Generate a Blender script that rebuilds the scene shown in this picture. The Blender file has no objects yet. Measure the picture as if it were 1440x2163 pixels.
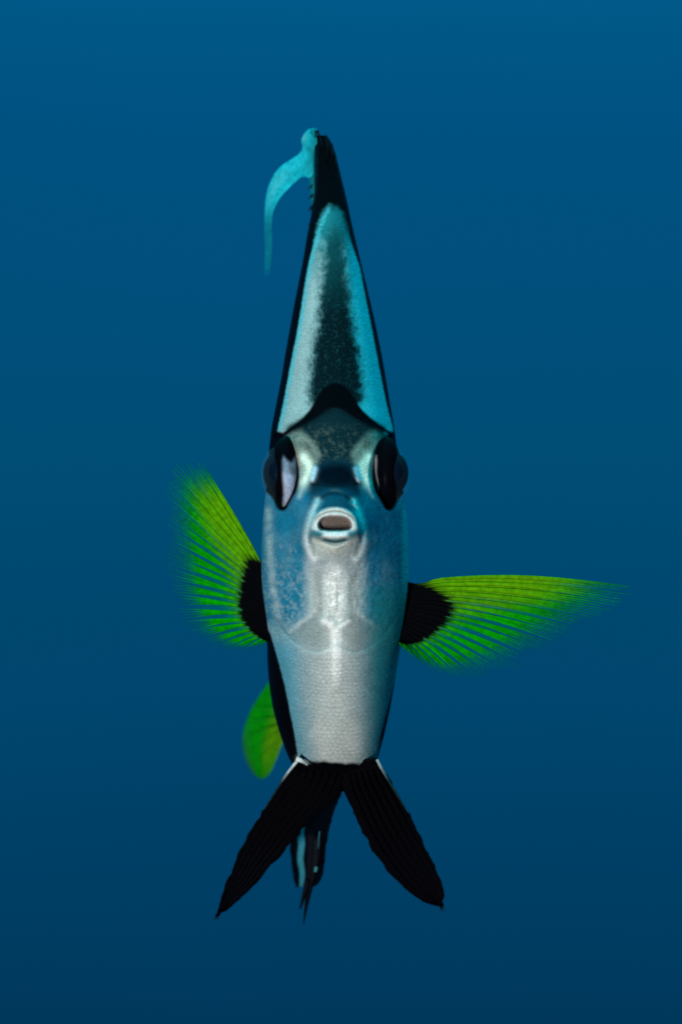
import bpy, math, random
import numpy as np

# ------------------------------------------------------------------ camera, water light, strobe-like sun
scene = bpy.context.scene
D = 0.60                      # metres from the lens to the reference plane (mouth of the fish)
K = 1e-4                      # one photo pixel = 0.1 mm at that plane: an 18 cm fish
cam_data = bpy.data.cameras.new("camera")
cam = bpy.data.objects.new("camera", cam_data)
scene.collection.objects.link(cam)
cam.location = (0, -D, 0)
cam.rotation_euler = (math.radians(90), 0, 0)
cam_data.sensor_fit = 'VERTICAL'
cam_data.lens = 100
cam_data.sensor_height = 100 * 0.2163 / D
cam_data.sensor_width = 24
cam_data.clip_start = 0.01
cam_data.clip_end = 200
cam_data.dof.use_dof = True
cam_data.dof.focus_distance = D + 0.024
cam_data.dof.aperture_fstop = 18
scene.camera = cam

world = bpy.data.worlds.new("World")
scene.world = world
world.use_nodes = True
wn = world.node_tree
wn.nodes.clear()
w_out = wn.nodes.new('ShaderNodeOutputWorld')
w_bg = wn.nodes.new('ShaderNodeBackground')
w_tc = wn.nodes.new('ShaderNodeTexCoord')
w_sep = wn.nodes.new('ShaderNodeSeparateXYZ')
w_map = wn.nodes.new('ShaderNodeMapRange')
w_map.inputs['From Min'].default_value = -1
w_map.inputs['From Max'].default_value = 1
w_ramp = wn.nodes.new('ShaderNodeValToRGB')
w_ramp.color_ramp.interpolation = 'CARDINAL'
WS = 2.6
STOPS = [(0.0, (0.0, 0.010, 0.030)), (0.30, (0.0, 0.022, 0.060)), (0.41, (0.0, 0.039, 0.104)), (0.455, (0.0, 0.056, 0.146)),
         (0.50, (0.0, 0.071, 0.172)), (0.59, (0.0, 0.100, 0.248)), (0.68, (0.0, 0.20, 0.37)),
         (0.82, (0.0, 0.84, 1.06)), (1.0, (0.0, 1.9, 2.25))]
cr = w_ramp.color_ramp
while len(cr.elements) < len(STOPS):
    cr.elements.new(0.5)
for e, (p, c) in zip(cr.elements, STOPS):
    e.position = p
    e.color = (c[0] / WS, c[1] / WS, c[2] / WS, 1)
w_bg.inputs['Strength'].default_value = WS
wn.links.new(w_tc.outputs['Generated'], w_sep.inputs[0])
wn.links.new(w_sep.outputs['Z'], w_map.inputs['Value'])
w_ns = wn.nodes.new('ShaderNodeTexNoise')
w_ns.inputs['Scale'].default_value = 5.0
w_ns.inputs['Detail'].default_value = 2.0
wn.links.new(w_tc.outputs['Generated'], w_ns.inputs['Vector'])
w_mad = wn.nodes.new('ShaderNodeMath'); w_mad.operation = 'MULTIPLY_ADD'      # slightly uneven, drifting water
w_mad.inputs[1].default_value = 0.016
w_sub = wn.nodes.new('ShaderNodeMath'); w_sub.operation = 'SUBTRACT'; w_sub.inputs[1].default_value = 0.008
wn.links.new(w_ns.outputs['Fac'], w_mad.inputs[0])
wn.links.new(w_map.outputs[0], w_mad.inputs[2])
wn.links.new(w_mad.outputs[0], w_sub.inputs[0])
wn.links.new(w_sub.outputs[0], w_ramp.inputs['Fac'])
wn.links.new(w_ramp.outputs['Color'], w_bg.inputs['Color'])
wn.links.new(w_bg.outputs[0], w_out.inputs['Surface'])

sun_data = bpy.data.lights.new("sun", 'SUN')
sun_data.energy = 3.4
sun_data.angle = math.radians(3)
sun_data.color = (1.0, 0.98, 0.93)
sun = bpy.data.objects.new("sun", sun_data)
scene.collection.objects.link(sun)
SUN_AZ, SUN_EL = math.radians(21), math.radians(-14)    # from the photographer's left, a little below: the light of the dive
sun.rotation_euler = (math.radians(90) - SUN_EL, 0, -SUN_AZ)

vs = scene.view_settings
vs.view_transform = 'Standard'
vs.look = 'None'
vs.exposure = 0.0
vs.gamma = 1.0
vs.use_curve_mapping = False
scene.cycles.transparent_max_bounces = 48
scene.cycles.max_bounces = 8

# ------------------------------------------------------------------ helpers
rng = np.random.default_rng(7)
random.seed(7)


def W(px, pz, ycm):
    """photo pixel + depth in cm behind the mouth plane -> metres"""
    y = np.asarray(ycm, float) * 0.01
    s = K * (D + y) / D
    return np.stack(np.broadcast_arrays((np.asarray(px, float) - 720) * s, y, (1081.5 - np.asarray(pz, float)) * s), -1)


def sm(x, a, b):
    t = np.clip((np.asarray(x, float) - a) / (b - a), 0, 1)
    return t * t * (3 - 2 * t)


_tab = rng.random((256, 256))


def vnoise(x, y, s=1.0, o=0):
    x = np.asarray(x, float) / s; y = np.asarray(y, float) / s
    a = 0.6 + o * 1.7
    r0 = _vn(x * math.cos(a) - y * math.sin(a) + o * 17.3, x * math.sin(a) + y * math.cos(a) + o * 9.1)
    a += 1.1
    x, y = x * 2.07, y * 2.07
    r1 = _vn(x * math.cos(a) - y * math.sin(a) + o * 7.7, x * math.sin(a) + y * math.cos(a) + o * 3.9)
    return np.clip(0.5 + 1.25 * (0.66 * r0 + 0.34 * r1 - 0.5), 0, 1)


def _vn(x, y):
    xi = np.floor(x).astype(int); yi = np.floor(y).astype(int)
    fx = x - xi; fy = y - yi
    fx = fx * fx * (3 - 2 * fx); fy = fy * fy * (3 - 2 * fy)
    g = lambda a, b: _tab[(a % 256), (b % 256)]
    return (g(xi, yi) * (1 - fx) + g(xi + 1, yi) * fx) * (1 - fy) + (g(xi, yi + 1) * (1 - fx) + g(xi + 1, yi + 1) * fx) * fy


def seg_dist(px, pz, pts, closed=False):
    pts = np.asarray(pts, float)
    best = np.full(px.shape, 1e9)
    n = len(pts)
    for i in range(n if closed else n - 1):
        a = pts[i]; b = pts[(i + 1) % n]
        ab = b - a
        t = np.clip(((px - a[0]) * ab[0] + (pz - a[1]) * ab[1]) / max(ab @ ab, 1e-9), 0, 1)
        d = np.hypot(px - a[0] - t * ab[0], pz - a[1] - t * ab[1])
        best = np.minimum(best, d)
    return best


def chaikin(pts, n=2, closed=False):
    pts = [np.asarray(p, float) for p in pts]
    for _ in range(n):
        out = []
        m = len(pts)
        if not closed:
            out.append(pts[0])
        for i in range(m if closed else m - 1):
            a = pts[i]; b = pts[(i + 1) % m]
            out += [0.75 * a + 0.25 * b, 0.25 * a + 0.75 * b]
        if not closed:
            out.append(pts[-1])
        pts = out
    return np.array(pts)


def poly(px, pz, pts, soft, smooth=1):
    """soft mask of a closed outline: 1 inside, 0 outside"""
    pts = chaikin(pts, smooth, True) if smooth else np.asarray(pts, float)
    inside = np.zeros(px.shape, bool)
    n = len(pts)
    for i in range(n):
        x0, z0 = pts[i]; x1, z1 = pts[(i + 1) % n]
        c = (z0 > pz) != (z1 > pz)
        with np.errstate(divide='ignore', invalid='ignore'):
            xx = (x1 - x0) * (pz - z0) / (z1 - z0 + 1e-12) + x0
        inside ^= c & (px < xx)
    d = seg_dist(px, pz, pts, True) * np.where(inside, 1, -1)
    return sm(d, -soft, soft)


def stroke(px, pz, pts, w, smooth=2):
    d = seg_dist(px, pz, chaikin(pts, smooth))
    return np.exp(-(d / w) ** 2)


AX = 709.0
def mir(pts):
    return [(2 * AX - x, z) for x, z in pts]


def mix(c, col, m):
    return c * (1 - m[..., None]) + np.asarray(col, float) * m[..., None]


def resample(pts, n):
    pts = np.asarray(pts, float)
    d = np.concatenate([[0], np.cumsum(np.linalg.norm(np.diff(pts[:, :2], axis=0), axis=1))])
    t = np.linspace(0, d[-1], n)
    return np.stack([np.interp(t, d, pts[:, k]) for k in range(pts.shape[1])], -1)


def mesh_obj(name, verts, faces, mat, parent=None, col=None, uv=None, smooth=True):
    me = bpy.data.meshes.new(name)
    me.from_pydata([tuple(map(float, v)) for v in verts], [], [tuple(map(int, f)) for f in faces])
    if smooth:
        me.polygons.foreach_set('use_smooth', [True] * len(me.polygons))
    if col is not None:
        a = me.color_attributes.new('pigment_and_light', 'FLOAT_COLOR', 'POINT')
        cc = np.asarray(col, float)
        if cc.shape[1] == 3:
            cc = np.concatenate([cc, np.ones((len(cc), 1))], 1)
        a.data.foreach_set('color', cc.astype(np.float32).ravel())
    if uv is not None:
        l = me.uv_layers.new(name='skin')
        idx = np.zeros(len(me.loops), int)
        me.loops.foreach_get('vertex_index', idx)
        l.data.foreach_set('uv', np.asarray(uv, np.float32)[idx].ravel())
    me.materials.append(mat)
    me.update()
    o = bpy.data.objects.new(name, me)
    scene.collection.objects.link(o)
    if parent is not None:
        o.parent = parent
    return o


# ------------------------------------------------------------------ materials
def new_mat(name):
    m = bpy.data.materials.new(name)
    m.use_nodes = True
    nt = m.node_tree
    return m, nt, nt.nodes['Principled BSDF'], nt.nodes['Material Output']


def skin_material():
    m, nt, b, out = new_mat('fish_skin')
    N, L = nt.nodes.new, nt.links.new
    at = N('ShaderNodeAttribute'); at.attribute_name = 'pigment_and_light'
    uv = N('ShaderNodeUVMap'); uv.uv_map = 'skin'
    # scale rows: small overlapping scales
    mp = N('ShaderNodeMapping'); mp.inputs['Scale'].default_value = (110, 150, 1)
    L(uv.outputs[0], mp.inputs[0])
    vo = N('ShaderNodeTexVoronoi'); vo.inputs['Scale'].default_value = 1.0; vo.inputs['Randomness'].default_value = 0.8
    L(mp.outputs[0], vo.inputs['Vector'])
    ns = N('ShaderNodeTexNoise'); ns.inputs['Scale'].default_value = 260; ns.inputs['Detail'].default_value = 3
    L(uv.outputs[0], ns.inputs['Vector'])
    n2 = N('ShaderNodeTexNoise'); n2.inputs['Scale'].default_value = 34; n2.inputs['Detail'].default_value = 5
    L(uv.outputs[0], n2.inputs['Vector'])
    a1 = N('ShaderNodeMath'); a1.operation = 'MULTIPLY_ADD'
    L(ns.outputs['Fac'], a1.inputs[0]); a1.inputs[1].default_value = 0.9; a1.inputs[2].default_value = 0.33
    a2 = N('ShaderNodeMath'); a2.operation = 'MULTIPLY_ADD'
    L(n2.outputs['Fac'], a2.inputs[0]); a2.inputs[1].default_value = 0.4; a2.inputs[2].default_value = 0.02
    a3 = N('ShaderNodeMath'); a3.operation = 'ADD'
    L(a1.outputs[0], a3.inputs[0]); L(a2.outputs[0], a3.inputs[1])
    mr = N('ShaderNodeMapRange'); mr.inputs['From Min'].default_value = 0.15; mr.inputs['From Max'].default_value = 0.75
    mr.inputs['To Min'].default_value = 1.03; mr.inputs['To Max'].default_value = 0.90
    L(vo.outputs['Distance'], mr.inputs['Value'])
    a4 = N('ShaderNodeMath'); a4.operation = 'MULTIPLY'
    L(a3.outputs[0], a4.inputs[0]); L(mr.outputs[0], a4.inputs[1])
    mul = N('ShaderNodeVectorMath'); mul.operation = 'SCALE'
    L(at.outputs['Color'], mul.inputs[0]); L(a4.outputs[0], mul.inputs['Scale'])
    L(mul.outputs[0], b.inputs['Base Color'])
    L(at.outputs['Alpha'], b.inputs['Specular IOR Level'])
    bp = N('ShaderNodeBump'); bp.inputs['Strength'].default_value = 0.2; bp.inputs['Distance'].default_value = 0.0003
    bp.invert = True
    L(vo.outputs['Distance'], bp.inputs['Height'])
    bp2 = N('ShaderNodeBump'); bp2.inputs['Strength'].default_value = 0.15; bp2.inputs['Distance'].default_value = 0.0003
    L(ns.outputs['Fac'], bp2.inputs['Height']); L(bp.outputs[0], bp2.inputs['Normal'])
    L(bp2.outputs[0], b.inputs['Normal'])
    b.inputs['Roughness'].default_value = 0.42
    return m


def fin_material(name, translucent=0.35, spec=0.15, rough=0.5):
    m, nt, b, out = new_mat(name)
    N, L = nt.nodes.new, nt.links.new
    at = N('ShaderNodeAttribute'); at.attribute_name = 'pigment_and_light'
    tc = N('ShaderNodeTexCoord')
    ns = N('ShaderNodeTexNoise'); ns.inputs['Scale'].default_value = 900; ns.inputs['Detail'].default_value = 3
    L(tc.outputs['Object'], ns.inputs['Vector'])
    mr = N('ShaderNodeMapRange'); mr.inputs['From Min'].default_value = 0.3; mr.inputs['From Max'].default_value = 0.7
    mr.inputs['To Min'].default_value = 0.75; mr.inputs['To Max'].default_value = 1.2
    L(ns.outputs['Fac'], mr.inputs['Value'])
    mul = N('ShaderNodeVectorMath'); mul.operation = 'SCALE'
    L(at.outputs['Color'], mul.inputs[0]); L(mr.outputs[0], mul.inputs['Scale'])
    L(mul.outputs[0], b.inputs['Base Color'])
    b.inputs['Roughness'].default_value = rough
    b.inputs['Specular IOR Level'].default_value = spec
    tr = N('ShaderNodeBsdfTranslucent'); L(mul.outputs[0], tr.inputs['Color'])
    mx = N('ShaderNodeMixShader'); mx.inputs[0].default_value = translucent
    L(b.outputs[0], mx.inputs[1]); L(tr.outputs[0], mx.inputs[2])
    tp = N('ShaderNodeBsdfTransparent')
    m2 = N('ShaderNodeMixShader')
    L(at.outputs['Alpha'], m2.inputs[0]); L(tp.outputs[0], m2.inputs[1]); L(mx.outputs[0], m2.inputs[2])
    L(m2.outputs[0], out.inputs['Surface'])
    return m


def eye_material():
    m, nt, b, out = new_mat('eye')
    N, L = nt.nodes.new, nt.links.new
    at = N('ShaderNodeAttribute'); at.attribute_name = 'pigment_and_light'
    L(at.outputs['Color'], b.inputs['Base Color'])
    b.inputs['Roughness'].default_value = 0.35
    b.inputs['Specular IOR Level'].default_value = 0.008
    return m


def cornea_material():
    m, nt, b, out = new_mat('cornea')
    N, L = nt.nodes.new, nt.links.new
    b.inputs['Base Color'].default_value = (0.35, 0.5, 0.5, 1)
    b.inputs['Roughness'].default_value = 0.15
    b.inputs['Specular IOR Level'].default_value = 0.3
    tp = N('ShaderNodeBsdfTransparent')
    lw = N('ShaderNodeLayerWeight'); lw.inputs['Blend'].default_value = 0.25
    pw = N('ShaderNodeMath'); pw.operation = 'MULTIPLY'; pw.inputs[1].default_value = 0.075
    L(lw.outputs['Facing'], pw.inputs[0])
    mx = N('ShaderNodeMixShader')
    L(pw.outputs[0], mx.inputs[0]); L(tp.outputs[0], mx.inputs[1]); L(b.outputs[0], mx.inputs[2])
    L(mx.outputs[0], out.inputs['Surface'])
    return m


SKIN = skin_material()
FIN = fin_material('pectoral_fin_skin', 0.3, 0.02, 0.6)
DARKFIN = fin_material('dark_fin_skin', 0.05, 0.02, 0.6)
PALEFIN = fin_material('pale_fin_skin', 0.45, 0.05, 0.5)
EYE = eye_material()
CORNEA = cornea_material()

BLACK = (0.0014, 0.0016, 0.003)
WHITE = (0.52, 0.60, 0.57)

# ------------------------------------------------------------------ the fish
fish = bpy.data.objects.new('bannerfish', None)
scene.collection.objects.link(fish)
fish.empty_display_size = 0.02
fish['label'] = 'black and white banded reef fish with yellow fins swimming head-on in open blue water'
fish['category'] = 'fish'

# silhouette of the body from the front: row, left, right
SIL = np.array([
    (286, 672, 690), (300, 669, 701), (330, 668, 710), (360, 667, 717), (400, 665, 727), (430, 661, 734), (455, 657, 739), (500, 648, 749),
    (550, 640, 761), (600, 630, 773), (650, 620, 785), (700, 611, 796), (750, 602, 806), (800, 594, 815),
    (850, 584, 823), (900, 574, 832), (940, 569, 837), (1000, 566, 846), (1050, 560, 853), (1100, 555, 859),
    (1150, 552, 862), (1200, 551, 863), (1250, 553, 862), (1300, 560, 856), (1350, 564, 849), (1400, 565, 840),
    (1450, 569, 832), (1500, 577, 823), (1550, 591, 812), (1590, 605, 801), (1612, 615, 795), (1640, 632, 780), (1672, 690, 735)], float)
# edge of the white front against the first black band
EDGE = np.array([
    (425, 701, 703), (440, 690, 715), (450, 682, 724), (480, 671, 732), (520, 661, 744), (565, 650, 760), (600, 644, 766),
    (700, 628, 786), (780, 612, 801), (850, 599, 815), (900, 588, 828), (925, 583, 833), (1000, 540, 880), (1290, 540, 880),
    (1335, 570, 862), (1400, 589, 850), (1450, 602, 829.5), (1500, 612, 817), (1550, 622, 804), (1600, 630, 796), (1615, 634, 792)], float)
YF = np.array([(286, 7.3), (330, 6.9), (430, 6.05), (500, 5.35), (600, 4.45), (700, 3.65), (800, 2.95), (900, 2.25), (1000, 1.80),
               (1100, 1.55), (1200, 1.55), (1300, 1.80), (1400, 2.30), (1500, 3.05), (1580, 3.85), (1615, 4.35), (1640, 5.0), (1672, 6.2)], float)
DM = np.array([(286, 0.5), (430, 0.95), (600, 1.6), (800, 2.2), (1000, 2.4), (1200, 2.6), (1400, 2.5), (1600, 1.7), (1672, 0.6)], float)
YB = np.array([(286, 8.6), (430, 10), (600, 11.6), (1000, 13), (1300, 13.6), (1400, 14.4), (1440, 16.2), (1530, 16.2), (1575, 14.0), (1610, 12.0), (1672, 9)], float)
BEND = np.array([(286, 4), (430, 12), (700, 45), (1000, 75), (1450, 95), (1550, 80), (1672, 25)], float)
PEXP = np.array([(286, 2.0), (900, 1.9), (1100, 2.0), (1300, 2.0), (1450, 2.1), (1580, 2.3), (1672, 2.4)], float)

rows = np.arange(286, 1672.1, 1.75)


def curve(tab, col, z, s=9):
    v = np.interp(z, tab[:, 0], tab[:, col])
    k = np.exp(-0.5 * (np.arange(-3 * s, 3 * s + 1) / s) ** 2); k /= k.sum()
    vp = np.concatenate([2 * v[0] - v[1:3 * s + 1][::-1], v, 2 * v[-1] - v[-3 * s - 1:-1][::-1]])
    return np.convolve(vp, k, 'valid')


L_ = curve(SIL, 1, rows, 6); R_ = curve(SIL, 2, rows, 6)
YF_ = curve(YF, 1, rows, 14); DM_ = curve(DM, 1, rows, 14); YB_ = curve(YB, 1, rows, 14)
BE_ = curve(BEND, 1, rows, 14); PE_ = curve(PEXP, 1, rows, 14)
EL_ = curve(EDGE, 1, rows, 3); ER_ = curve(EDGE, 2, rows, 3)

NF, NB = 230, 60
th = np.linspace(-math.pi / 2, math.pi / 2, NF)
S = np.sin(th)
cx = (L_ + R_) / 2; hw = (R_ - L_) / 2
PX = cx[:, None] + hw[:, None] * S[None]
PZ = np.repeat(rows[:, None], NF, 1)
prof = np.clip(1 - np.abs(S)[None] ** PE_[:, None], 0, 1) ** (1 / 2.0)
YM_ = YF_ + DM_
Y = YM_[:, None] - DM_[:, None] * prof

# ---- relief of the face and chest (cm towards the viewer)
px, pz = PX, PZ


def sgauss(x0, z0, rx, rzu, rzd, p=2.0):
    rz = np.where(pz < z0, rzu, rzd)
    r = np.sqrt(((px - x0) / rx) ** 2 + ((pz - z0) / rz) ** 2)
    return np.exp(-r ** p)


H = np.zeros_like(px)
H += 0.75 * sgauss(707, 1100, 88, 118, 92, 2.0)                        # snout
H += 0.42 * sgauss(707, 1106, 76, 74, 66, 3.6)                         # jaws
H += 0.05 * poly(px, pz, [(668, 1078), (676, 1055), (692, 1046), (722, 1046), (739, 1056), (748, 1078), (756, 1105), (660, 1105)], 6)   # upper jaw cap
rr = np.sqrt(((px - 707) / 44) ** 2 + ((pz - 1110) / 30) ** 2)
H += 0.07 * np.exp(-((rr - 1) / 0.30) ** 2) * (1 - sm(pz, 1116, 1126))               # upper lip ring
H += 0.035 * np.exp(-((rr - 0.78) / 0.10) ** 2) * (pz < 1110)
H += 0.07 * stroke(px, pz, [(668, 1128), (690, 1131), (724, 1131), (746, 1128)], 8)     # lower lip
opening = poly(px, pz, [(672, 1111), (676, 1099), (688, 1091), (726, 1091), (738, 1098), (743, 1111), (735, 1120), (679, 1120)], 4)
H -= 0.28 * opening
H -= 0.10 * stroke(px, pz, [(684, 1142), (706, 1147), (728, 1142)], 5)
H += 0.05 * stroke(px, pz, [(668, 1140), (690, 1153), (706, 1160)], 6) + 0.05 * stroke(px, pz, [(746, 1140), (724, 1153), (708, 1160)], 6)
MAX = [(692, 1043), (670, 1058), (657, 1086), (649, 1115), (645, 1142), (652, 1168), (664, 1182)]
for q in (MAX, mir(MAX)):
    H += 0.07 * stroke(px, pz, q, 8)
    H -= 0.04 * stroke(px, pz, [(x + (11 if x < AX else -11), z + 2) for x, z in q[1:5]], 5)
H -= 0.06 * stroke(px, pz, [(668, 1058), (690, 1043), (706, 1040), (724, 1043), (746, 1058)], 4)
GILL = [(660, 1228), (667, 1250), (671, 1272), (664, 1293), (648, 1307), (630, 1318), (612, 1334)]
ARC = [(582, 1305), (604, 1338), (634, 1364), (664, 1377), (692, 1370), (703, 1352)]
for q in (GILL, mir(GILL)):
    H += 0.014 * stroke(px, pz, q, 8)
for q in (ARC, mir(ARC)):
    H -= 0.022 * stroke(px, pz, q, 6)
    H += 0.012 * stroke(px, pz, [(x, z + 9) for x, z in q], 9)
H += 0.045 * stroke(px, pz, [(686, 1313), (704, 1325), (710, 1345), (711, 1400), (711, 1450)], 13) + 0.03 * stroke(px, pz, [(736, 1313), (718, 1325)], 8)
H -= 0.05 * np.exp(-((px - 708) / 10) ** 2 - ((pz - 1304) / 10) ** 2)
H += 0.05 * poly(px, pz, [(682, 1205), (735, 1205), (742, 1300), (710, 1320), (676, 1300)], 16)
H += 0.0 * poly(px, pz, [(672, 1215), (700, 1240), (700, 1300), (690, 1310), (676, 1290)], 10) * 0.3
LID = [(590, 910), (612, 932), (627, 962), (635, 1000), (629, 1034), (613, 1060), (600, 1081)]
for q in (LID, mir(LID)):
    H += 0.05 * stroke(px, pz, [(x + (6 if x < AX else -6), z) for x, z in q], 6)
    H -= 0.25 * poly(px, pz, (q + ([(572, 1070), (545, 1000), (560, 930)] if q is LID else [(846, 1070), (873, 1000), (858, 930)])), 8)
for sx in (-1, 1):
    H += 0.06 * stroke(px, pz, [(AX + sx * 40, 990), (AX + sx * 46, 1012)], 6)
    H -= 0.10 * stroke(px, pz, [(AX + sx * 40, 1014), (AX + sx * 45, 1022)], 4)
    H += 0.10 * sgauss(AX + sx * 80, 935, 35, 35, 60)
# fine wrinkles of cheek skin
H += 0.03 * (vnoise(px, pz, 9, 1) - 0.5) * sm(pz, 1030, 1090) * (1 - sm(pz, 1300, 1370)) * (1 - sgauss(707, 1100, 60, 60, 60, 6))
lipm = poly(px, pz, [(652, 1134), (655, 1106), (664, 1085), (682, 1073), (706, 1069), (730, 1073), (750, 1085), (759, 1106), (762, 1134), (738, 1138), (706, 1141), (676, 1138)], 10)
lip_y = 0.44 + 0.000045 * (px - 707) ** 2 + 0.00004 * (pz - 1108) ** 2 - 0.03 * np.exp(-((rr - 1) / 0.30) ** 2) + 0.022 * np.exp(-((rr - 1.0) / 0.06) ** 2) * (pz < 1100) + 0.25 * opening
lip_y -= 0.03 * stroke(px, pz, [(668, 1129), (690, 1132), (724, 1132), (746, 1129)], 6)
edge_fade = np.clip((1 - np.abs(S)) * 12, 0, 1)[None]
Y = Y - H * edge_fade
Y = Y * (1 - lipm) + lip_y * lipm

# ---- overlapping scales of belly and flank: staggered rows of shallow arcs
wx = px + 7 * (vnoise(px, pz, 45, 51) - 0.5); wz = pz + 9 * (vnoise(px, pz, 38, 52) - 0.5) + 0.0012 * (px - AX) ** 2
sw, sh = 12.0, 8.5
rw = np.floor(wz / sh); fz = wz / sh - rw
fxx = (wx / sw + 0.5 * (rw % 2)); fxx = fxx - np.floor(fxx) - 0.5
arc = fz - (0.95 - 2.2 * fxx ** 2)
scl = np.exp(-(arc / 0.28) ** 2)
scale_zone = sm(pz, 1372, 1400) * (1 - sm(pz, 1600, 1612)) * (0.55 + 0.45 * vnoise(px, pz, 30, 53))
Y = Y + 0.004 * scl * scale_zone
# ---- pigment
C = np.zeros(px.shape + (3,)) + np.array(WHITE)
ax = np.abs(px - AX)
nA = vnoise(px, pz, 5, 2); nB = vnoise(px, pz, 14, 3); nC = vnoise(px, pz, 40, 4); nD = vnoise(px, pz * 0.45, 6, 5)
ret = 1 - np.abs(vnoise(px, pz, 11, 6) * 2 - 1)          # worm-like reticulation
# cheeks and gill covers: blue sheen with pale worm lines
cheek = sm(pz, 1005, 1045) * (1 - sm(pz, 1290, 1375)) * sm(ax - np.interp(pz, [985, 1040, 1060, 1085, 1150, 1195, 1300], [14, 2, 16, 42, 48, 42, 36]), 0, np.interp(pz, [1000, 1060, 1150, 1200, 1300], [22, 14, 12, 34, 50]))
C = mix(C, (0.012, 0.19, 0.31), np.clip(cheek * (0.82 + 0.3 * nC), 0, 1) * (1 - 0.30 * sm(ret * (0.45 + 0.7 * nA), 0.4, 1.0) * (1 - 0.6 * sm(px, 720, 780)) * sm(pz, 1150, 1230)))
C = mix(C, (0.008, 0.11, 0.17), 0.35 * cheek * sm(nD, 0.5, 0.9))
C = mix(C, (0.45, 0.58, 0.62), 0.35 * cheek * sm(nD, 0.62, 1.0) * (1 - sm(px, 640, 740)) * sm(pz, 1120, 1180))
C = mix(C, (0.55, 0.62, 0.6), (0.25 + 0.75 * nB) * 0.75 * stroke(px, pz, [(566, 1080), (570, 1160), (576, 1240), (588, 1305)], 9))
C = mix(C, (0.25, 0.55, 0.55), 0.6 * sm(px, 842, 856) * sm(pz, 1040, 1090) * (1 - sm(pz, 1330, 1380)))  # right rim: cyan ambient light painted in
# chin and throat
C = mix(C, (0.36, 0.44, 0.47), 0.75 * sm(pz, 1165, 1190) * (1 - sm(pz, 1200, 1235)) * (1 - sm(ax, 50, 80)) * (0.5 + 0.8 * nB))
C = mix(C, (0.22, 0.25, 0.24), 0.6 * sm(ax, 22, 34) * (1 - sm(ax, 40, 52)) * sm(pz, 1190, 1220) * (1 - sm(pz, 1280, 1310)))
C = mix(C, (0.22, 0.29, 0.29), 0.8 * poly(px, pz, [(668, 1290), (700, 1318), (700, 1360), (670, 1374), (636, 1362), (606, 1336), (640, 1318)], 8))
C = mix(C, (0.21, 0.27, 0.27), 0.8 * poly(px, pz, mir([(668, 1290), (700, 1318), (700, 1360), (670, 1374), (636, 1362), (606, 1336), (640, 1318)]), 8))
for q in (GILL, mir(GILL)):
    C = mix(C, (0.66, 0.72, 0.69), 0.62 * (0.4 + 0.6 * nB) * sm(pz, 1232, 1268) * stroke(px, pz, q, 4.5))
for q in (ARC, mir(ARC)):
    C = mix(C, (0.10, 0.20, 0.22), 0.6 * stroke(px, pz, q, 3.5))
C = mix(C, (0.64, 0.69, 0.65), 0.85 * stroke(px, pz, [(711, 1330), (711, 1400), (711, 1470)], 26))  # soft glow around the keel, painted in
C = mix(C, (0.95, 0.97, 0.93), 0.97 * stroke(px, pz, [(711, 1345), (711, 1400), (711, 1432)], 8))  # bright highlight on the keel, painted into the skin colour
C = mix(C, (0.80, 0.82, 0.78), 0.9 * stroke(px, pz, [(684, 1312), (704, 1325), (710, 1345), (711, 1400), (711, 1446)], 8))
C = mix(C, (0.80, 0.82, 0.78), 0.9 * stroke(px, pz, [(738, 1312), (718, 1325), (711, 1345)], 5))
C = mix(C, (0.84, 0.86, 0.80), 0.9 * poly(px, pz, [(694, 1196), (720, 1194), (730, 1235), (722, 1300), (700, 1302), (688, 1240)], 20) * (0.35 + 0.9 * nA))  # chest centre whitened: strobe highlight painted in
C = mix(C, (0.42, 0.46, 0.46), 0.7 * stroke(px, pz, [(711, 1225), (711, 1290)], 2.5))
# belly flanks: shading towards the sides painted into the colour
C = mix(C, (0.30, 0.40, 0.42), 0.85 * sm(ax, 8, 66) * sm(pz, 1335, 1385))
C = mix(C, (0.15, 0.42, 0.54), 0.9 * sm(ax, 62, 112) * sm(pz, 1325, 1385) * (1 - 0.5 * sm(pz, 1540, 1610)))
C = mix(C, (0.56, 0.61, 0.57), 0.8 * np.exp(-((px - 713) / 58) ** 4) * sm(pz, 1500, 1545) * (1 - 0.5 * sm(pz, 1590, 1612)))  # lower belly lightened, painted glow
C = mix(C, (0.50, 0.55, 0.52), 0.5 * np.exp(-((px - 713) / 36) ** 2) * sm(pz, 1400, 1450))  # central glow of the belly painted in
C = C * (1 - 0.22 * scl * scale_zone)[..., None]
nap = 1 - sm(pz, 900, 930)
C = mix(C, (0.46, 0.53, 0.50), nap * (1 - sm(px, 690, 730)))
C = mix(C, (0.02, 0.24, 0.26), nap * (1 - sm(pz + (nB - 0.5) * 40, 480, 620)))  # top of the nape teal: missing strobe light painted into the colour
C = mix(C, (0.10, 0.60, 0.66), 0.85 * nap * (1 - sm(px - EL_[:, None] + (nA - 0.5) * 8, 2, 13)))  # outer edge cyan: ambient water light painted in
C = mix(C, (0.01, 0.64, 0.72), 0.93 * nap * sm(px + (nA - 0.5) * 12, 715, 745) * sm(pz, 470, 560))  # right side of the nape cyan: painted as lit by ambient only
C = mix(C, (0.02, 0.25, 0.27), 0.92 * sm(px + (nB - 0.5) * 10, 748, 808) * sm(pz, 1200, 1290))  # right flank teal: strobe falloff painted into the colour
C = mix(C, (0.07, 0.28, 0.36), 0.8 * (1 - sm(px + (nB - 0.5) * 10 - 0.16 * (pz - 1400), 588, 662)) * sm(pz, 1290, 1380))  # left flank: falloff of light painted in blue-teal
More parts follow.
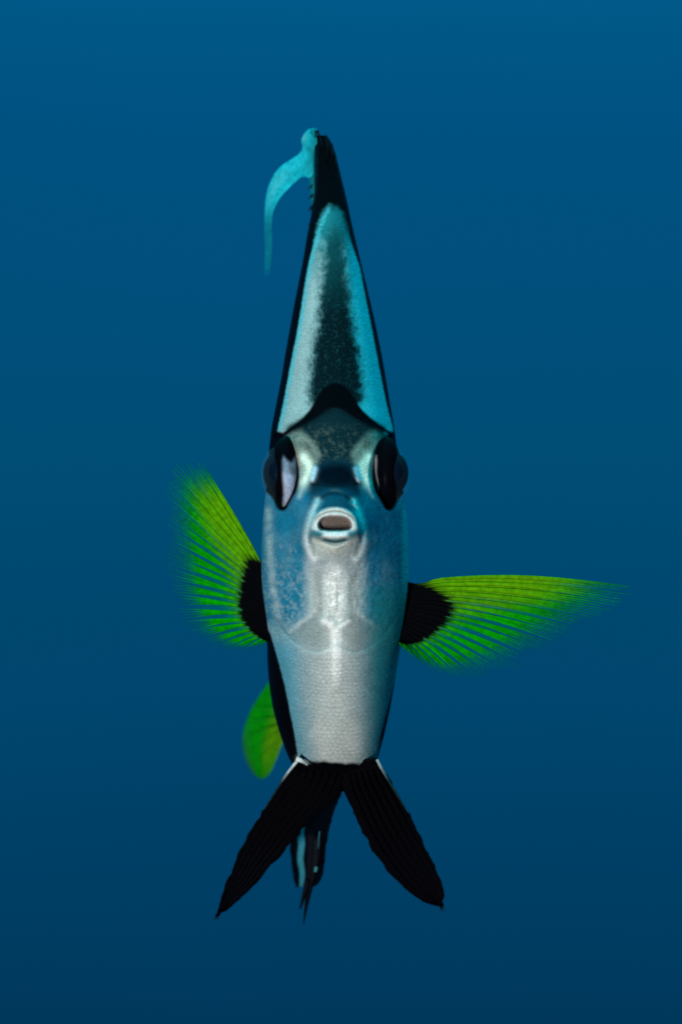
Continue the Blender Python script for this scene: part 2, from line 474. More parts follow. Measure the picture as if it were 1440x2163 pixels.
# forehead
nE0 = vnoise(px, pz, 3.2, 10)
fore = poly(px, pz, [(600, 908), (650, 875), (690, 846), (710, 842), (730, 846), (775, 880), (822, 910), (796, 950), (778, 985), (758, 1010), (709, 1020), (658, 1010), (640, 985), (622, 950)], 7)
C = mix(C, (0.006, 0.026, 0.033), fore)
C = mix(C, (0.13, 0.13, 0.10), fore * sm(nA * 0.5 + nB * 0.3 + nE0 * 0.35, 0.5, 0.95) * 0.7 * sm(pz, 885, 930))
PATCH = [(604, 912), (634, 906), (652, 925), (672, 950), (676, 975), (664, 985), (668, 1004), (655, 1016), (640, 1012), (634, 985), (622, 950)]
for q in (PATCH, mir(PATCH)):
    pm = poly(px, pz, q, 9)
    C = mix(C, (0.34, 0.35, 0.28), pm * (0.35 + 0.9 * nB) * 0.85)
    C = mix(C, (0.17, 0.14, 0.10), 0.6 * pm * sm(nA, 0.55, 0.9) * sm(ax, 35, 50) * (1 - sm(ax, 60, 75)))
BR = [(641, 966), (655, 985), (652, 1008), (640, 1020), (632, 1048)]
for q in (BR, mir(BR)):
    C = mix(C, (0.97, 0.88, 0.68), 0.98 * stroke(px, pz, q[:4], 11))
    C = mix(C, (0.55, 0.62, 0.55), 0.6 * stroke(px, pz, q[3:], 6))
# dark saddle over the snout, blue snout
C = mix(C, (0.006, 0.034, 0.055), poly(px, pz, [(676, 968), (742, 968), (764, 1025), (762, 1050), (735, 1048), (706, 1036), (680, 1048), (655, 1050), (648, 1025)], 12))
C = mix(C, (0.001, 0.004, 0.010), poly(px, pz, [(684, 980), (734, 980), (750, 1005), (742, 1026), (709, 1032), (676, 1026), (666, 1005)], 13))
# mouth
C = mix(C, (0.006, 0.070, 0.115), poly(px, pz, [(668, 1034), (750, 1034), (764, 1060), (758, 1082), (706, 1072), (656, 1082), (652, 1060)], 9))
C = mix(C, (0.008, 0.085, 0.135), poly(px, pz, [(668, 1082), (676, 1058), (692, 1047), (722, 1047), (739, 1058), (748, 1082), (728, 1074), (706, 1071), (686, 1074)], 4))
C = mix(C, (0.010, 0.035, 0.05), 0.9 * stroke(px, pz, [(668, 1060), (690, 1043), (706, 1040), (724, 1043), (746, 1060), (758, 1085)], 3.5))
for q in (MAX, mir(MAX)):
    C = mix(C, (0.66, 0.74, 0.74), 0.95 * stroke(px, pz, q[1:], 7))
    C = mix(C, (0.03, 0.20, 0.26), 0.8 * stroke(px, pz, [(x + (11 if x < AX else -11), z + 2) for x, z in q[1:5]], 4))
C = mix(C, (0.68, 0.69, 0.65), poly(px, pz, [(656, 1130), (657, 1110), (666, 1089), (683, 1076), (707, 1071), (731, 1076), (748, 1089), (757, 1110), (758, 1130), (735, 1127), (680, 1127)], 4))
C = mix(C, (0.30, 0.28, 0.20), 0.8 * np.exp(-((rr - 1.02) / 0.07) ** 2) * (1 - sm(pz, 1092, 1106)))
C = mix(C, (0.05, 0.20, 0.24), 0.6 * stroke(px, pz, [(664, 1134), (684, 1141), (706, 1145), (728, 1141), (750, 1134)], 4))
C = mix(C, (0.74, 0.76, 0.72), stroke(px, pz, [(676, 1127), (690, 1129), (724, 1129), (738, 1127)], 6))
for q in ([(664, 1126), (676, 1129)], [(740, 1129), (750, 1126)]):
    C = mix(C, (0.04, 0.24, 0.30), 0.85 * stroke(px, pz, q, 6))
C = mix(C, (0.02, 0.09, 0.11), 0.95 * stroke(px, pz, [(686, 1141), (706, 1145), (728, 1141)], 5))  # shade under the lower lip painted in
for q in ([(662, 1141), (690, 1156), (706, 1163)], [(752, 1141), (724, 1156), (708, 1163)]):
    C = mix(C, (0.70, 0.72, 0.62), 0.8 * stroke(px, pz, q, 5))
C = mix(C, (0.15, 0.115, 0.10), opening)
C = mix(C, (0.025, 0.015, 0.014), opening * sm(pz, 1106, 1117))  # shade low in the mouth opening painted into its colour
for q in ([(660, 1125), (674, 1129)], [(740, 1129), (754, 1125)]):
    C = mix(C, (0.02, 0.16, 0.20), 0.9 * stroke(px, pz, q, 6))
C = mix(C, (0.25, 0.28, 0.24), 0.55 * stroke(px, pz, [(660, 1150), (664, 1172)], 4) + 0 * px)
C = mix(C, (0.25, 0.28, 0.24), 0.55 * stroke(px, pz, [(754, 1150), (752, 1172)], 4))
# nostril flaps
for sx in (-1, 1):
    C = mix(C, (0.004, 0.010, 0.016), 0.9 * stroke(px, pz, [(AX + sx * 36, 1022), (AX + sx * 50, 1022)], 5))
    C = mix(C, (0.66, 0.78, 0.86), 0.95 * stroke(px, pz, [(AX + sx * 44, 990), (AX + sx * 50, 1012)], 5.5))
# nape stripe: dusky, feathered into the white
NAPE = np.array([(440, 4), (480, 13), (520, 22), (560, 27), (620, 32), (680, 39), (730, 49), (780, 55), (830, 58)], float)
nw = np.interp(pz, NAPE[:, 0], NAPE[:, 1])
ncx = np.interp(pz, [430, 500, 800], [703, 707, 709])
nE = vnoise(px, pz * 0.6, 3.2, 9)
dn = (np.abs(px - ncx) - nw) + (nE - 0.5) * 9 + (nB - 0.5) * 9
stripe = (1 - sm(dn, -17, 15)) * sm(pz, 436, 520) * (1 - sm(pz, 845, 870))
C = mix(C, (0.012, 0.13, 0.14), stripe)
C = mix(C, (0.003, 0.011, 0.014), stripe * stripe * (0.45 + 0.55 * sm(pz, 500, 680)))
C = mix(C, (0.02, 0.10, 0.12), stripe * sm(vnoise(px, pz, 3.5, 8), 0.55, 1.0) * 0.4)
# black arch over the eyes
C = mix(C, BLACK, poly(px, pz, [(590, 918), (632, 892), (660, 858), (676, 826), (694, 812), (710, 808), (726, 813), (742, 830), (762, 864), (790, 890), (830, 916), (836, 930),
                               (808, 908), (775, 893), (745, 880), (728, 866), (710, 860), (690, 862), (675, 876), (650, 890), (622, 904), (600, 925)], 3.0))
C = mix(C, BLACK, 0.9 * stroke(px, pz, [(612, 908), (650, 889), (690, 862), (710, 856), (730, 862), (770, 889), (806, 908)], 9))
# band through the eye
TEAR = [(566, 918), (590, 908), (611, 930), (626, 960), (634, 1000), (629, 1034), (614, 1058), (603, 1080), (586, 1077), (576, 1052), (556, 1034), (545, 1000), (556, 940)]
C = mix(C, BLACK, poly(px, pz, TEAR, 3))
C = mix(C, BLACK, poly(px, pz, mir(TEAR), 3))
# first black band along both flanks
jag = (nA - 0.5) * 1.2
el = EL_[:, None]; er = ER_[:, None]
es = 2.5 + 6 * (1 - sm(pz, 440, 540))
jag = jag + (nE - 0.5) * 8 * (1 - sm(pz, 440, 540))
band = np.maximum(1 - sm((px + jag - el) / es, -1, 1), sm((px + jag - er) / es, -1, 1))
band = np.maximum(band, 1 - sm(pz + (nB - 0.5) * 16, 426, 456))
band = np.maximum(band, sm(pz + (px - 709) * -0.05 + (nB - 0.5) * 6, 1606, 1614))
C = mix(C, BLACK, band)
C = mix(C, (0.55, 0.60, 0.60), 0.8 * stroke(px, pz, [(632, 1602), (645, 1612)], 6))

C = C * (0.84 + 0.16 * sm(C.mean(-1), 0.5, 0.8))[..., None]

# ---- rear half: tapers back to the tail base and bends to one side
tb = np.linspace(0, 1, NB + 2)[1:-1]


def rear(side):
    t = tb[None]
    w = np.clip(1 - t ** 1.7, 0, 1) ** 0.8
    w = np.maximum(w, 0.0)
    yb = YM_[:, None] + (YB_ - YM_)[:, None] * t
    x = cx[:, None] + side * hw[:, None] * w - BE_[:, None] * t ** 1.6
    zz = np.repeat(rows[:, None], NB, 1)
    c = np.zeros(x.shape + (3,)) + np.array(WHITE)
    face_zone = sm(rows, 930, 1000)[:, None] * (1 - sm(rows, 1300, 1345))[:, None]
    n = (vnoise(yb * 60, zz, 9, 11) - 0.5) * 0.04
    b1 = sm(t + n, 0.12, 0.15) * face_zone + (1 - face_zone)
    b1 = b1 * (1 - sm(t + n, 0.34, 0.37))
    b2 = sm(t + n, 0.58, 0.61) * (1 - sm(t + n, 0.86, 0.89))
    c = mix(c, BLACK, np.maximum(b1, b2))
    top = 1 - sm(zz, 424, 436)
    c = mix(c, BLACK, top * (t < 0.6))
    bot = sm(zz, 1604, 1614)
    c = mix(c, BLACK, bot + 0 * t)
    return x, zz, yb, c


xr, zr, yr, cr_ = rear(1)
xl, zl, yl, cl_ = rear(-1)
PXa = np.concatenate([px, xr, xl[:, ::-1]], 1)
PZa = np.concatenate([pz, zr, zl[:, ::-1]], 1)
Ya = np.concatenate([Y, yr, yl[:, ::-1]], 1)
Ca = np.concatenate([C, cr_, cl_[:, ::-1]], 1)
NRW, NCL = PXa.shape
V = W(PXa, PZa, Ya).reshape(-1, 3)
UVa = np.stack([np.concatenate([px, px[:, -1:] + (yr - yr[:, :1]) * 100, px[:, :1] - (yl - yl[:, :1])[:, ::-1] * 100], 1), PZa], -1).reshape(-1, 2) / 1000.0
idx = np.arange(NRW * NCL).reshape(NRW, NCL)
nx = np.roll(idx, -1, 1)
F = np.stack([idx[:-1], idx[1:], nx[1:], nx[:-1]], -1).reshape(-1, 4)
F = [tuple(f) for f in F] + [tuple(idx[0][::1]), tuple(idx[-1][::-1])]
lum = Ca.mean(-1)
SP = 0.01 + 0.10 * sm(lum, 0.1, 0.6)
gl = np.zeros_like(SP)
gl[:, :NF] = 0.5 * stroke(px, pz, [(710, 1210), (711, 1300), (711, 1460)], 26, 0)
C4 = np.concatenate([Ca, (SP + gl)[..., None]], -1)
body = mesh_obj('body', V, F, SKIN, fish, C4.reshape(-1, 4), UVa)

# ------------------------------------------------------------------ eyes
def ellipsoid(cpx, cpz, cy, rx, ry, rz, n=56, m=84):
    """radii in cm; returns verts (px,pz,y) grid based sphere"""
    v = []; f = []
    for i in range(n + 1):
        a = math.pi * i / n
        for j in range(m):
            b = 2 * math.pi * j / m
            v.append((cpx + rx * 100 * math.sin(a) * math.cos(b), cpz - rz * 100 * math.cos(a), cy + ry * math.sin(a) * math.sin(b)))
    for i in range(n):
        for j in range(m):
            f.append((i * m + j, i * m + (j + 1) % m, (i + 1) * m + (j + 1) % m, (i + 1) * m + j))
    return np.array(v), f


for sx in (-1, 1):
    ecx = AX + sx * 113.5
    v, f = ellipsoid(ecx + sx * -6.5, 1000, 2.72, 0.325, 0.66, 0.77)
    u = (v[:, 0] - AX) * -sx + AX            # as if it were the left eye
    z = v[:, 1]
    c = np.zeros((len(v), 3)) + np.array(BLACK)
    nn = vnoise(u, z, 5, 21)
    if sx < 0:
        sil = poly(u, z, [(597, 962), (606, 974), (618, 980), (625, 962), (628, 980), (631, 1002), (626, 1030), (613, 1050), (603, 1070), (598, 1068), (601, 1040), (598, 1008)], 5)
        c = mix(c, (0.46, 0.54, 0.72), sil * (0.55 + 0.45 * nn) * (0.55 + 0.45 * sm(z, 985, 1015)))
        c = mix(c, (0.10, 0.11, 0.13), 0.75 * poly(u, z, [(606, 978), (620, 982), (626, 1000), (614, 1004)], 4))
        c = mix(c, (0.65, 0.38, 0.24), 0.8 * stroke(u, z, [(627, 962), (630, 985), (630, 1000)], 2.5))
        c = mix(c, (0.35, 0.22, 0.15), 0.4 * stroke(u, z, [(598, 1000), (601, 1040)], 2))
    else:
        sil = poly(u, z, [(622, 958), (630, 972), (633, 1000), (628, 1028), (618, 1044), (619, 1022), (623, 1000), (622, 980)], 2)
        c = mix(c, (0.24, 0.20, 0.20), sil * (0.6 + 0.6 * nn))
        c = mix(c, (0.50, 0.28, 0.18), 0.6 * stroke(u, z, [(628, 962), (630, 990), (623, 1035)], 2))
    c[v[:, 2] > 2.72] = BLACK
    eye = mesh_obj('eye', W(v[:, 0], v[:, 1], v[:, 2]), f, EYE, fish, c)
    eye['label'] = 'bulging eye with a silvery front of the iris' if sx < 0 else 'bulging eye that shows almost only black'
    v, f = ellipsoid(AX + sx * 123, 999, 2.68, 0.30, 0.54, 0.43, 40, 60)
    c = np.zeros((len(v), 3)) + np.array((0.002, 0.006, 0.014))
    mesh_obj('pupil', W(v[:, 0], v[:, 1], v[:, 2]), f, EYE, eye, c)
    v, f = ellipsoid(AX + sx * 124, 1002, 2.75, 0.345, 0.58, 0.58, 40, 60)
    mesh_obj('cornea', W(v[:, 0], v[:, 1], v[:, 2]), f, CORNEA, eye)


# ------------------------------------------------------------------ fins
def grid_solid(P, thick, cols):
    """P (n,m,3) in (px,pz,y): closed thin slab of `thick` cm along y; cols (n,m,4)"""
    n, m, _ = P.shape
    a = P.copy(); a[..., 2] -= thick / 2
    b = P.copy(); b[..., 2] += thick / 2
    v = np.concatenate([a.reshape(-1, 3), b.reshape(-1, 3)])
    i = np.arange(n * m).reshape(n, m)
    f = [tuple(q) for q in np.stack([i[:-1, :-1], i[1:, :-1], i[1:, 1:], i[:-1, 1:]], -1).reshape(-1, 4)]
    o = n * m
    f += [tuple(q) for q in (np.stack([i[:-1, :-1], i[:-1, 1:], i[1:, 1:], i[1:, :-1]], -1).reshape(-1, 4) + o)]
    loop = list(i[0, :]) + list(i[1:, -1]) + list(i[-1, :-1][::-1]) + list(i[1:-1, 0][::-1])
    for k in range(len(loop)):
        p, q = loop[k], loop[(k + 1) % len(loop)]
        f.append((p, q, q + o, p + o))
    c = np.concatenate([cols.reshape(-1, 4)] * 2)
    return W(v[:, 0], v[:, 1], v[:, 2]), f, c


def tube(path, rad, flat=1.0, ns=6):
    """path (n,3) px,pz,y ; rad (n) px; returns verts in px space and faces (closed ends)"""
    n = len(path)
    v = []
    for k in range(n):
        a = path[max(k - 1, 0)]; b = path[min(k + 1, n - 1)]
        d = b[:2] - a[:2]; d = d / (np.linalg.norm(d) + 1e-9)
        nrm = np.array([-d[1], d[0]])
        for j in range(ns):
            t = 2 * math.pi * j / ns
            v.append((path[k][0] + nrm[0] * rad[k] * math.cos(t), path[k][1] + nrm[1] * rad[k] * math.cos(t), path[k][2] + flat * rad[k] * 0.01 * math.sin(t)))
    f = []
    for k in range(n - 1):
        for j in range(ns):
            f.append((k * ns + j, k * ns + (j + 1) % ns, (k + 1) * ns + (j + 1) % ns, (k + 1) * ns + j))
    f.append(tuple(range(ns))[::-1]); f.append(tuple((n - 1) * ns + j for j in range(ns)))
    return v, f


def pectoral(root, tips, black, nrays, yroot, ytip, lead_solid, label, bow):
    """root/tips/black: polylines from the leading to the trailing edge of the fan"""
    root = chaikin(root, 2); tips = chaikin(tips, 2); black = chaikin(black, 2)
    NU, NV = 150, 60
    us = np.linspace(0, 1, NU)
    r = resample(root, NU); t = resample(tips, NU); bl = resample(black, NU)
    vb = np.array([np.linalg.norm(bl[i] - r[i]) / np.linalg.norm(t[i] - r[i]) for i in range(NU)])
    vb = np.maximum(vb, 0.015)
    vv = np.linspace(0, 1, NV)

    def pos(u, v, ripple=0.0):
        rx = np.interp(u, us, r[:, 0]); rz = np.interp(u, us, r[:, 1])
        tx = np.interp(u, us, t[:, 0]); tz = np.interp(u, us, t[:, 1])
        sag = 10 * np.sin(math.pi * v) * (u - 0.15)
        x = rx + (tx - rx) * v
        z = rz + (tz - rz) * v - sag * 0.8 - bow * np.sin(math.pi * np.clip(v, 0, 1)) * (1 - u) ** 1.5 + bow * 0.55 * np.exp(-((v - 0.06) / 0.05) ** 2) * (1 - u) ** 6
        y = yroot + (ytip - yroot) * v + 0.5 * np.sin(math.pi * np.clip(u, 0, 1)) * v + ripple
        return np.stack(np.broadcast_arrays(x, z, y), -1)

    def lit_tint(u, v, edge=0.0):
        lead = 1 - sm(u, 0.04, 0.45)
        near = 1 - sm(v, 0.22 + 0.32 * lead, 0.50 + 0.42 * lead)
        c = np.zeros(np.broadcast(u, v).shape + (3,)) + np.array((0.001, 0.32, 0.001))
        c = mix(c, (0.12, 0.37, 0.001), near * (0.35 + 0.65 * lead + 0.25 * (1 - sm(v, 0.2, 0.4))).clip(0, 1))  # yellow turning green outwards: strobe falloff in cyan light painted in
        c = mix(c, (0.001, 0.16, 0.06), sm(v, 0.66, 0.95) * (1 - 0.4 * lead))
        return c

    U, VV = np.meshgrid(us, vv, indexing='ij')
    rp = U * (nrays - 1)
    tri = np.abs(rp - np.round(rp)) * 2            # 0 on a ray, 1 between rays
    ripple = 0.04 * (1 - tri) * VV * -1
    P = pos(U, VV, ripple)
    c = lit_tint(U, VV)
    vbu = np.interp(U, us, vb) + 0.03 * (1 - tri) - 0.015 + 0.012 * np.sin(rp * 2.4)
    lead = 1 - sm(U, lead_solid * 0.5, lead_solid * 1.6)
    near = 1 - sm(VV, 0.25, 0.62)
    al = (0.92 * lead * (1 - sm(VV, 0.55, 0.95)) + 0.40 * near * (1 - lead) * (1 - 0.75 * sm(VV - vbu, 0.05, 0.25)) + 0.06 * (1 - sm(VV, 0.6, 1.0))).clip(0, 1)
    bm = 1 - sm(VV, vbu - 0.02, vbu + 0.02)
    c = mix(c, BLACK, bm)
    al = np.maximum(al, bm)
    al = al * (1 - sm(VV, 0.9, 1.0))
    v, f, cc = grid_solid(P, 0.012, np.concatenate([c, al[..., None]], -1))
    fin = mesh_obj('pectoral_fin', v, f, FIN, fish, cc)
    fin['label'] = label
    for i in range(nrays):
        u0 = i / (nrays - 1) + (0.22 * (random.random() - 0.5) / (nrays - 1) if 0 < i < nrays - 1 else 0)
        du = 1.0 / (nrays - 1)
        nb = 4
        verts = []; faces = []; cols = []
        vend = 0.97 + 0.08 * random.random()
        brk = 0.45 + 0.15 * random.random()
        for b in range(nb):
            n = 26
            v_ = np.linspace(0.0, vend * (1 - 0.06 * random.random()), n)
            off = (b - (nb - 1) / 2) / nb
            spread = 0.16 + 0.86 * sm(v_, brk - 0.2, 1.0)
            uu = np.clip(u0 + off * du * spread, -0.01, 1.0)
            pth = pos(uu, v_, -0.012 - 0.03 * v_)
            length = np.linalg.norm(pos(u0, 1.0)[:2] - pos(u0, 0.0)[:2])
            wid = (2.5 + 0.9 * random.random()) * (0.55 + 0.55 * sm(v_, 0.0, 0.35)) * (1 - 0.72 * sm(v_, 0.45, 1.0)) * (0.6 + 0.4 * length / 300)
            tv, tf = tube(pth, wid, 0.45, 6)
            o = len(verts)
            verts += tv
            faces += [tuple(q + o for q in ff) for ff in tf]
            cv = lit_tint(np.full(n, u0), v_) * (0.85 + 0.3 * random.random())
            vbi = np.interp(u0, us, vb) + 0.012
            bmk = 1 - sm(v_, vbi - 0.02, vbi + 0.025)
            cv = mix(cv, BLACK, bmk)
            lead1 = 1 - sm(u0, 0.05, 0.4)
            a_ = 1 - 0.72 * sm(v_, 0.60 + 0.15 * lead1, 1.0)
            a_ = np.maximum(a_, bmk)
            c4 = np.concatenate([cv, np.asarray(a_)[:, None]], 1)
            cols += list(np.repeat(c4, 6, 0))
        vp = np.array(verts)
        mesh_obj('fin_ray', W(vp[:, 0], vp[:, 1], vp[:, 2]), faces, FIN, fin, np.array(cols))
    return fin


pectoral([(556, 1196), (560, 1240), (566, 1300), (574, 1356)],
         [(427, 976), (392, 972), (362, 988), (354, 1040), (353, 1105), (355, 1175), (361, 1235), (378, 1292), (408, 1338), (455, 1368), (505, 1376), (553, 1364)],
         [(545, 1190), (528, 1180), (513, 1190), (507, 1225), (502, 1265), (504, 1300), (518, 1322), (542, 1342), (562, 1356)],
         21, 3.9, 4.4, 0.22, 'yellow-green fan fin with a black base, lifted up and tilted', 4)
pectoral([(858, 1228), (856, 1270), (848, 1320), (838, 1362)],
         [(1337, 1240), (1325, 1252), (1285, 1284), (1225, 1328), (1150, 1375), (1080, 1408), (1020, 1428), (965, 1434), (915, 1416), (880, 1396), (850, 1370)],
         [(892, 1233), (945, 1238), (962, 1262), (952, 1292), (928, 1318), (900, 1340), (875, 1356), (842, 1364)],
         19, 3.9, 3.4, 0.20, 'long yellow-green fan fin with a black base, held out level', 17)


def strip_fin(name, A, B, ya, yb, colf, thick, mat, label=None, n=60, m=24, rag=0.0, parent=None, ridges=0):
    """fin between edge A and edge B; ya/yb depth (start,end) for each edge"""
    a = resample(chaikin(A, 2), n); b = resample(chaikin(B, 2), n)
    s = np.linspace(0, 1, n)[:, None]; t = np.linspace(0, 1, m)[None]
    P = np.zeros((n, m, 3))
    P[..., :2] = a[:, None, :] * (1 - t[..., None]) + b[:, None, :] * t[..., None]
    yA = ya[0] + (ya[1] - ya[0]) * s; yB = yb[0] + (yb[1] - yb[0]) * s
    P[..., 2] = yA * (1 - t) + yB * t
    if ridges:
        P[..., 2] -= 0.02 * np.abs(np.sin(t * math.pi * ridges)) * np.sin(np.pi * np.clip(s, 0.02, 1)) ** 0.5
    if rag:
        P[..., 1] += rag * (vnoise(t * 40 + s * 3, s * 0 + 5, 1.3, 31) - 0.5) * s ** 6
        P[..., 0] += rag * 0.5 * (vnoise(s * 30, t * 3, 1.2, 32) - 0.5) * (np.abs(t - 0.5) * 2) ** 6
    c = colf(s + 0 * t, t + 0 * s)
    v, f, cc = grid_solid(P, thick, c)
    o = mesh_obj(name, v, f, mat, parent or fish, cc)
    if label:
        o['label'] = label
    return o


def rgba(s, col, al=1.0):
    return np.zeros(s.shape + (4,)) + np.array(tuple(col) + (al,))


def ray(parent, pts, y0, y1, r0, r1, colA, colB, name='fin_ray', mat=None, a1=1.0, flat=0.6, ns=6, split=0.5):
    p = resample(chaikin(pts, 2), 26)
    t = np.linspace(0, 1, 26)
    path = np.concatenate([p, (y0 + (y1 - y0) * t)[:, None]], 1)
    v, f = tube(path, r0 + (r1 - r0) * t ** 1.2, flat, ns)
    c = mix(np.zeros((26, 3)) + np.array(colA), colB, sm(t, split - 0.2, split + 0.2))
    al = 1 + (a1 - 1) * sm(t, 0.6, 1)
    c4 = np.repeat(np.concatenate([c, al[:, None]], 1), ns, 0)
    v = np.array(v)
    return mesh_obj(name, W(v[:, 0], v[:, 1], v[:, 2]), f, mat or DARKFIN, parent, c4)


FB = (0.0012, 0.0012, 0.0022)
dark = lambda s, t: rgba(s, FB)
# pelvic fins: edges run from the belly to the tip
PL_OUT = [(634, 1598), (606, 1634), (574, 1684), (541, 1734), (514, 1784), (492, 1836), (472, 1880), (460, 1918), (458, 1930)]
PL_IN = [(724, 1612), (722, 1660), (700, 1700), (664, 1722), (632, 1760), (604, 1796), (570, 1830), (535, 1874), (505, 1900), (482, 1922), (466, 1926)]
PR_OUT = [(796, 1600), (812, 1630), (838, 1672), (868, 1726), (892, 1772), (914, 1820), (930, 1856), (937, 1886), (935, 1905)]
PR_IN = [(716, 1612), (722, 1668), (738, 1694), (746, 1716), (762, 1752), (784, 1792), (810, 1830), (838, 1862), (868, 1888), (896, 1908), (925, 1914)]
pl = strip_fin('pelvic_fin', PL_OUT, PL_IN, (4.55, 6.6), (4.9, 7.0), dark, 0.05, DARKFIN, 'black leaf-shaped belly fin on the side the tail swings to', rag=16, ridges=0)
pr = strip_fin('pelvic_fin', PR_OUT, PR_IN, (4.55, 6.6), (4.9, 7.0), dark, 0.05, DARKFIN, 'black leaf-shaped belly fin with faint ridges', rag=14, ridges=0)
GREY = (0.62, 0.68, 0.68)
ray(pl, [(634, 1600), (612, 1626), (594, 1652), (576, 1682), (558, 1710)], 4.45, 5.2, 3.8, 1.0, (0.42, 0.50, 0.50), (0.008, 0.02, 0.025), 'spine', split=0.34)
ray(pr, [(796, 1604), (806, 1624), (820, 1648), (840, 1680), (862, 1718)], 4.45, 5.2, 3.4, 1.0, (0.28, 0.37, 0.38), (0.008, 0.03, 0.035), 'spine', split=0.2)
ray(pl, [(626, 1602), (640, 1608), (650, 1616)], 4.3, 4.4, 6, 2.5, (0.70, 0.74, 0.72), (0.25, 0.3, 0.3), 'spine_base', flat=0.5)
for fin, A, B in ((pl, PL_OUT, PL_IN), (pr, PR_OUT, PR_IN)):
    a = resample(chaikin(A, 2), 40); b = resample(chaikin(B, 2), 40)
    for k in range(1, 7):
        t = k / 7.0
        p = (a * (1 - t) + b * t)[3:40:4]
        ray(fin, p, 4.55 + 0.3 * t, 6.58 + 0.35 * t, 2.2, 0.8, FB, (0.0026, 0.0028, 0.0055), flat=0.2)
    tip = a[-1] * 0.5 + b[-1] * 0.5
    sgx = -1 if fin is pl else 1
    for k in range(4):
        st = a[-1] * (1 - k / 3.0) + b[-1] * (k / 3.0)
        if sgx > 0:
            st = a[-1] + (b[-1] - a[-1]) * (0.1 + 0.2 * k)
        ray(fin, [st, st + np.array([-3 if sgx < 0 else 2, 8]), st + np.array([-6 if sgx < 0 else 5, 15 + 3 * (k % 2)])], 6.6, 6.8, 1.6, 0.5, FB, (0.01, 0.02, 0.03), 'fin_ray', a1=0.3)

# anal fin: recedes behind the pelvic fins, black - white - black
def anal_col(s, t):
    c = np.zeros(s.shape + (3,)) + np.array(FB)
    n = 0.02 * np.sin(s * 23)
    c = mix(c, (0.05, 0.28, 0.34), sm(t + n, 0.60, 0.64) * (1 - sm(t + n, 0.77, 0.81)) * (1 - 0.3 * s))  # white stripe coloured dark teal: its shade is painted in
    return np.concatenate([c, np.ones(s.shape + (1,))], -1)


an = strip_fin('anal_fin', [(724, 1640), (722, 1676), (702, 1722), (692, 1770), (687, 1810), (684, 1842), (676, 1862), (668, 1872)],
               [(628, 1640), (614, 1700), (611, 1750), (612, 1790), (615, 1820), (618, 1845), (621, 1862), (624, 1874)],
               (7.2, 8.2), (11.0, 12.0), anal_col, 0.12, DARKFIN, 'black anal fin with a pale stripe seen nearly edge-on', rag=6, n=70, m=60)
ray(an, [(660, 1760), (656, 1830), (650, 1890), (641, 1952)], 8.6, 8.6, 12, 1.0, (0.003, 0.003, 0.006), FB, 'spine', flat=0.4)
ray(an, [(672, 1770), (666, 1830), (656, 1872), (646, 1925)], 8.3, 8.4, 10, 2, (0.004, 0.005, 0.009), FB, 'spine', flat=0.4)
ray(an, [(650, 1860), (642, 1890), (634, 1920)], 8.5, 8.6, 6, 2, (0.003, 0.003, 0.006), FB, 'spine', flat=0.4)
ray(an, [(675, 1756), (673, 1775), (672, 1792)], 7.6, 7.7, 1.8, 0.8, (0.02, 0.10, 0.12), (0.02, 0.10, 0.12), 'scale_spot')
ray(an, [(668, 1831), (667, 1837), (666, 1842)], 7.7, 7.7, 4, 3, (0.03, 0.16, 0.17), (0.03, 0.16, 0.17), 'scale_spot')

# caudal fin, swung to one side
def caud_col(s, t):
    c = np.zeros(s.shape + (3,)) + np.array((0.003, 0.27, 0.001))
    c = mix(c, (0.13, 0.29, 0.001), sm(t, 0.42, 0.72) * (1 - 0.6 * sm(s, 0.55, 0.95)))
    c = mix(c, (0.02, 0.14, 0.05), 0.8 * (1 - sm(t, 0.0, 0.30)) * sm(s, 0.35, 0.8))
    n = 0.85 + 0.3 * vnoise(s * 12, t * 30, 1.6, 41)
    al = 1 - 0.25 * (1 - sm(t, 0.0, 0.08)) - 0.3 * sm(s, 0.9, 1.0)
    return np.concatenate([c * n[..., None], al[..., None]], -1)


cf = strip_fin('caudal_fin', [(584, 1418), (556, 1456), (528, 1500), (514, 1540), (511, 1572), (518, 1606), (534, 1636), (548, 1646), (556, 1645)],
               [(640, 1430), (632, 1460), (622, 1500), (612, 1530), (600, 1560), (588, 1592), (578, 1618), (568, 1638), (556, 1646)],
               (17.4, 17.8), (14.6, 14.9), caud_col, 0.06, FIN, 'small yellow-green tail fin half hidden behind the body', n=60, m=40)
ca = resample(chaikin([(584, 1418), (556, 1456), (528, 1500), (514, 1540), (511, 1572), (518, 1606), (534, 1636), (548, 1646)], 2), 9)
for k in range(1, 8):
    e = ca[k]; st = np.array([628 - 3 * k, 1480 + 9 * k])
    ray(cf, [st, st * 0.5 + e * 0.5 + np.array([0, -3]), e * 0.96 + st * 0.04], 14.35, 16.9, 2.2, 0.8, (0.10, 0.27, 0.002), (0.01, 0.25, 0.01), mat=FIN, a1=0.5)

# dorsal fin: black crest with spines, pale rear web and a long trailing banner
def dors_col(s, t):
    c = np.zeros(s.shape + (3,)) + np.array(BLACK)
    c = mix(c, (0.01, 0.44, 0.50), (1 - sm(t, 0.45, 0.75)) * (1 - sm(s, 0.72, 0.9)))
    return np.concatenate([c, np.ones(s.shape + (1,))], -1)


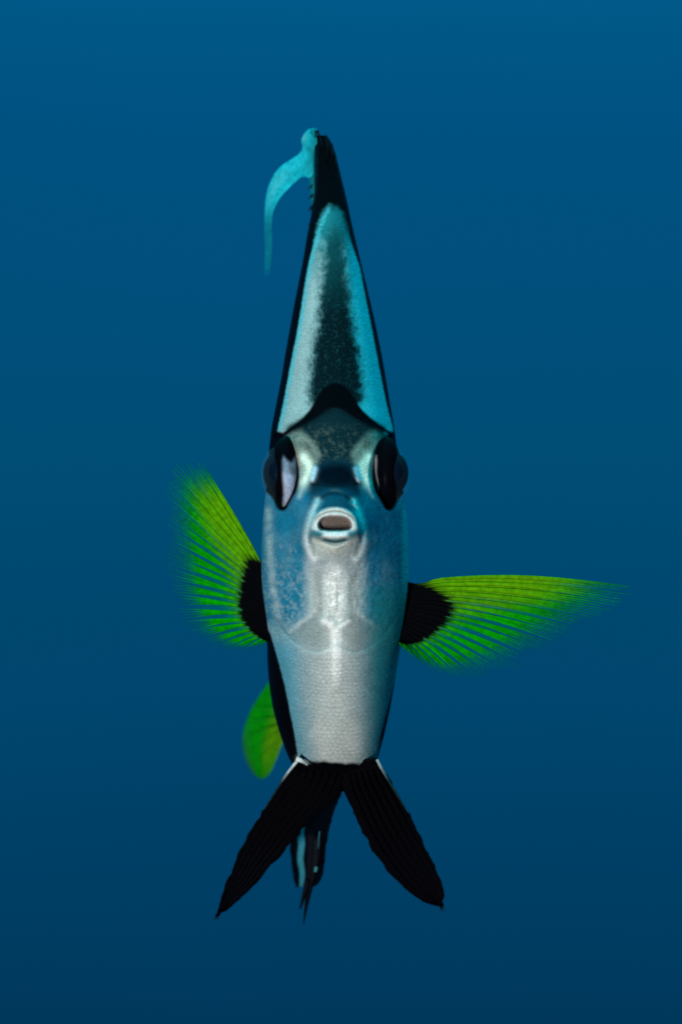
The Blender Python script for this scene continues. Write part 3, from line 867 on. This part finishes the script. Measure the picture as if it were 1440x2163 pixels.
df = strip_fin('dorsal_fin', [(655, 272), (652, 300), (652, 340), (653, 375), (656, 410), (658, 445), (656, 470)],
               [(672, 276), (672, 300), (670, 340), (670, 375), (670, 410), (670, 445), (668, 470)],
               (8.4, 9.2), (7.4, 7.9), dors_col, 0.08, PALEFIN, 'dark spiny crest fin with a pale rear web', n=70, m=30)
for (x0, z0, x1, z1, r, yy) in [(684, 330, 672, 276, 6, 7.0), (692, 335, 689, 283, 6, 6.8), (700, 345, 702, 303, 5, 6.7), (680, 330, 664, 271, 5, 7.4), (706, 360, 709, 326, 4, 6.6)]:
    ray(df, [(x0, z0), ((x0 + x1) / 2 + 2, (z0 + z1) / 2), (x1, z1)], yy, yy + 0.15, r, 0.6, BLACK, (0.004, 0.008, 0.012), 'spine')
for (x0, z0) in [(655, 397), (654, 443), (655, 474), (655, 418)]:
    ray(df, [(x0 + 8, z0 - 8), (x0, z0 - 1), (x0 - 4, z0 + 3)], 8.4, 8.6, 3.5, 1.2, BLACK, (0.01, 0.03, 0.03), 'spine')


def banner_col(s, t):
    c = np.zeros(s.shape + (3,)) + np.array((0.02, 0.66, 0.74))  # white filament tinted cyan: lack of strobe light painted in
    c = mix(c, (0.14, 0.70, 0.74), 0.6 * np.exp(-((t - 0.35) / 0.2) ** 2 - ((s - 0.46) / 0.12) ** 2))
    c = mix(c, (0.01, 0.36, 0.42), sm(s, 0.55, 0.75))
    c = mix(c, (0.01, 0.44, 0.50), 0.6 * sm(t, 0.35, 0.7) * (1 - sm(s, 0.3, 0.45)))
    c = mix(c, (0.25, 0.70, 0.70), 0.7 * np.exp(-((t - 0.1) / 0.12) ** 2 - ((s - 0.10) / 0.025) ** 2))  # lighter spot: rounded shading of the base lobe painted on
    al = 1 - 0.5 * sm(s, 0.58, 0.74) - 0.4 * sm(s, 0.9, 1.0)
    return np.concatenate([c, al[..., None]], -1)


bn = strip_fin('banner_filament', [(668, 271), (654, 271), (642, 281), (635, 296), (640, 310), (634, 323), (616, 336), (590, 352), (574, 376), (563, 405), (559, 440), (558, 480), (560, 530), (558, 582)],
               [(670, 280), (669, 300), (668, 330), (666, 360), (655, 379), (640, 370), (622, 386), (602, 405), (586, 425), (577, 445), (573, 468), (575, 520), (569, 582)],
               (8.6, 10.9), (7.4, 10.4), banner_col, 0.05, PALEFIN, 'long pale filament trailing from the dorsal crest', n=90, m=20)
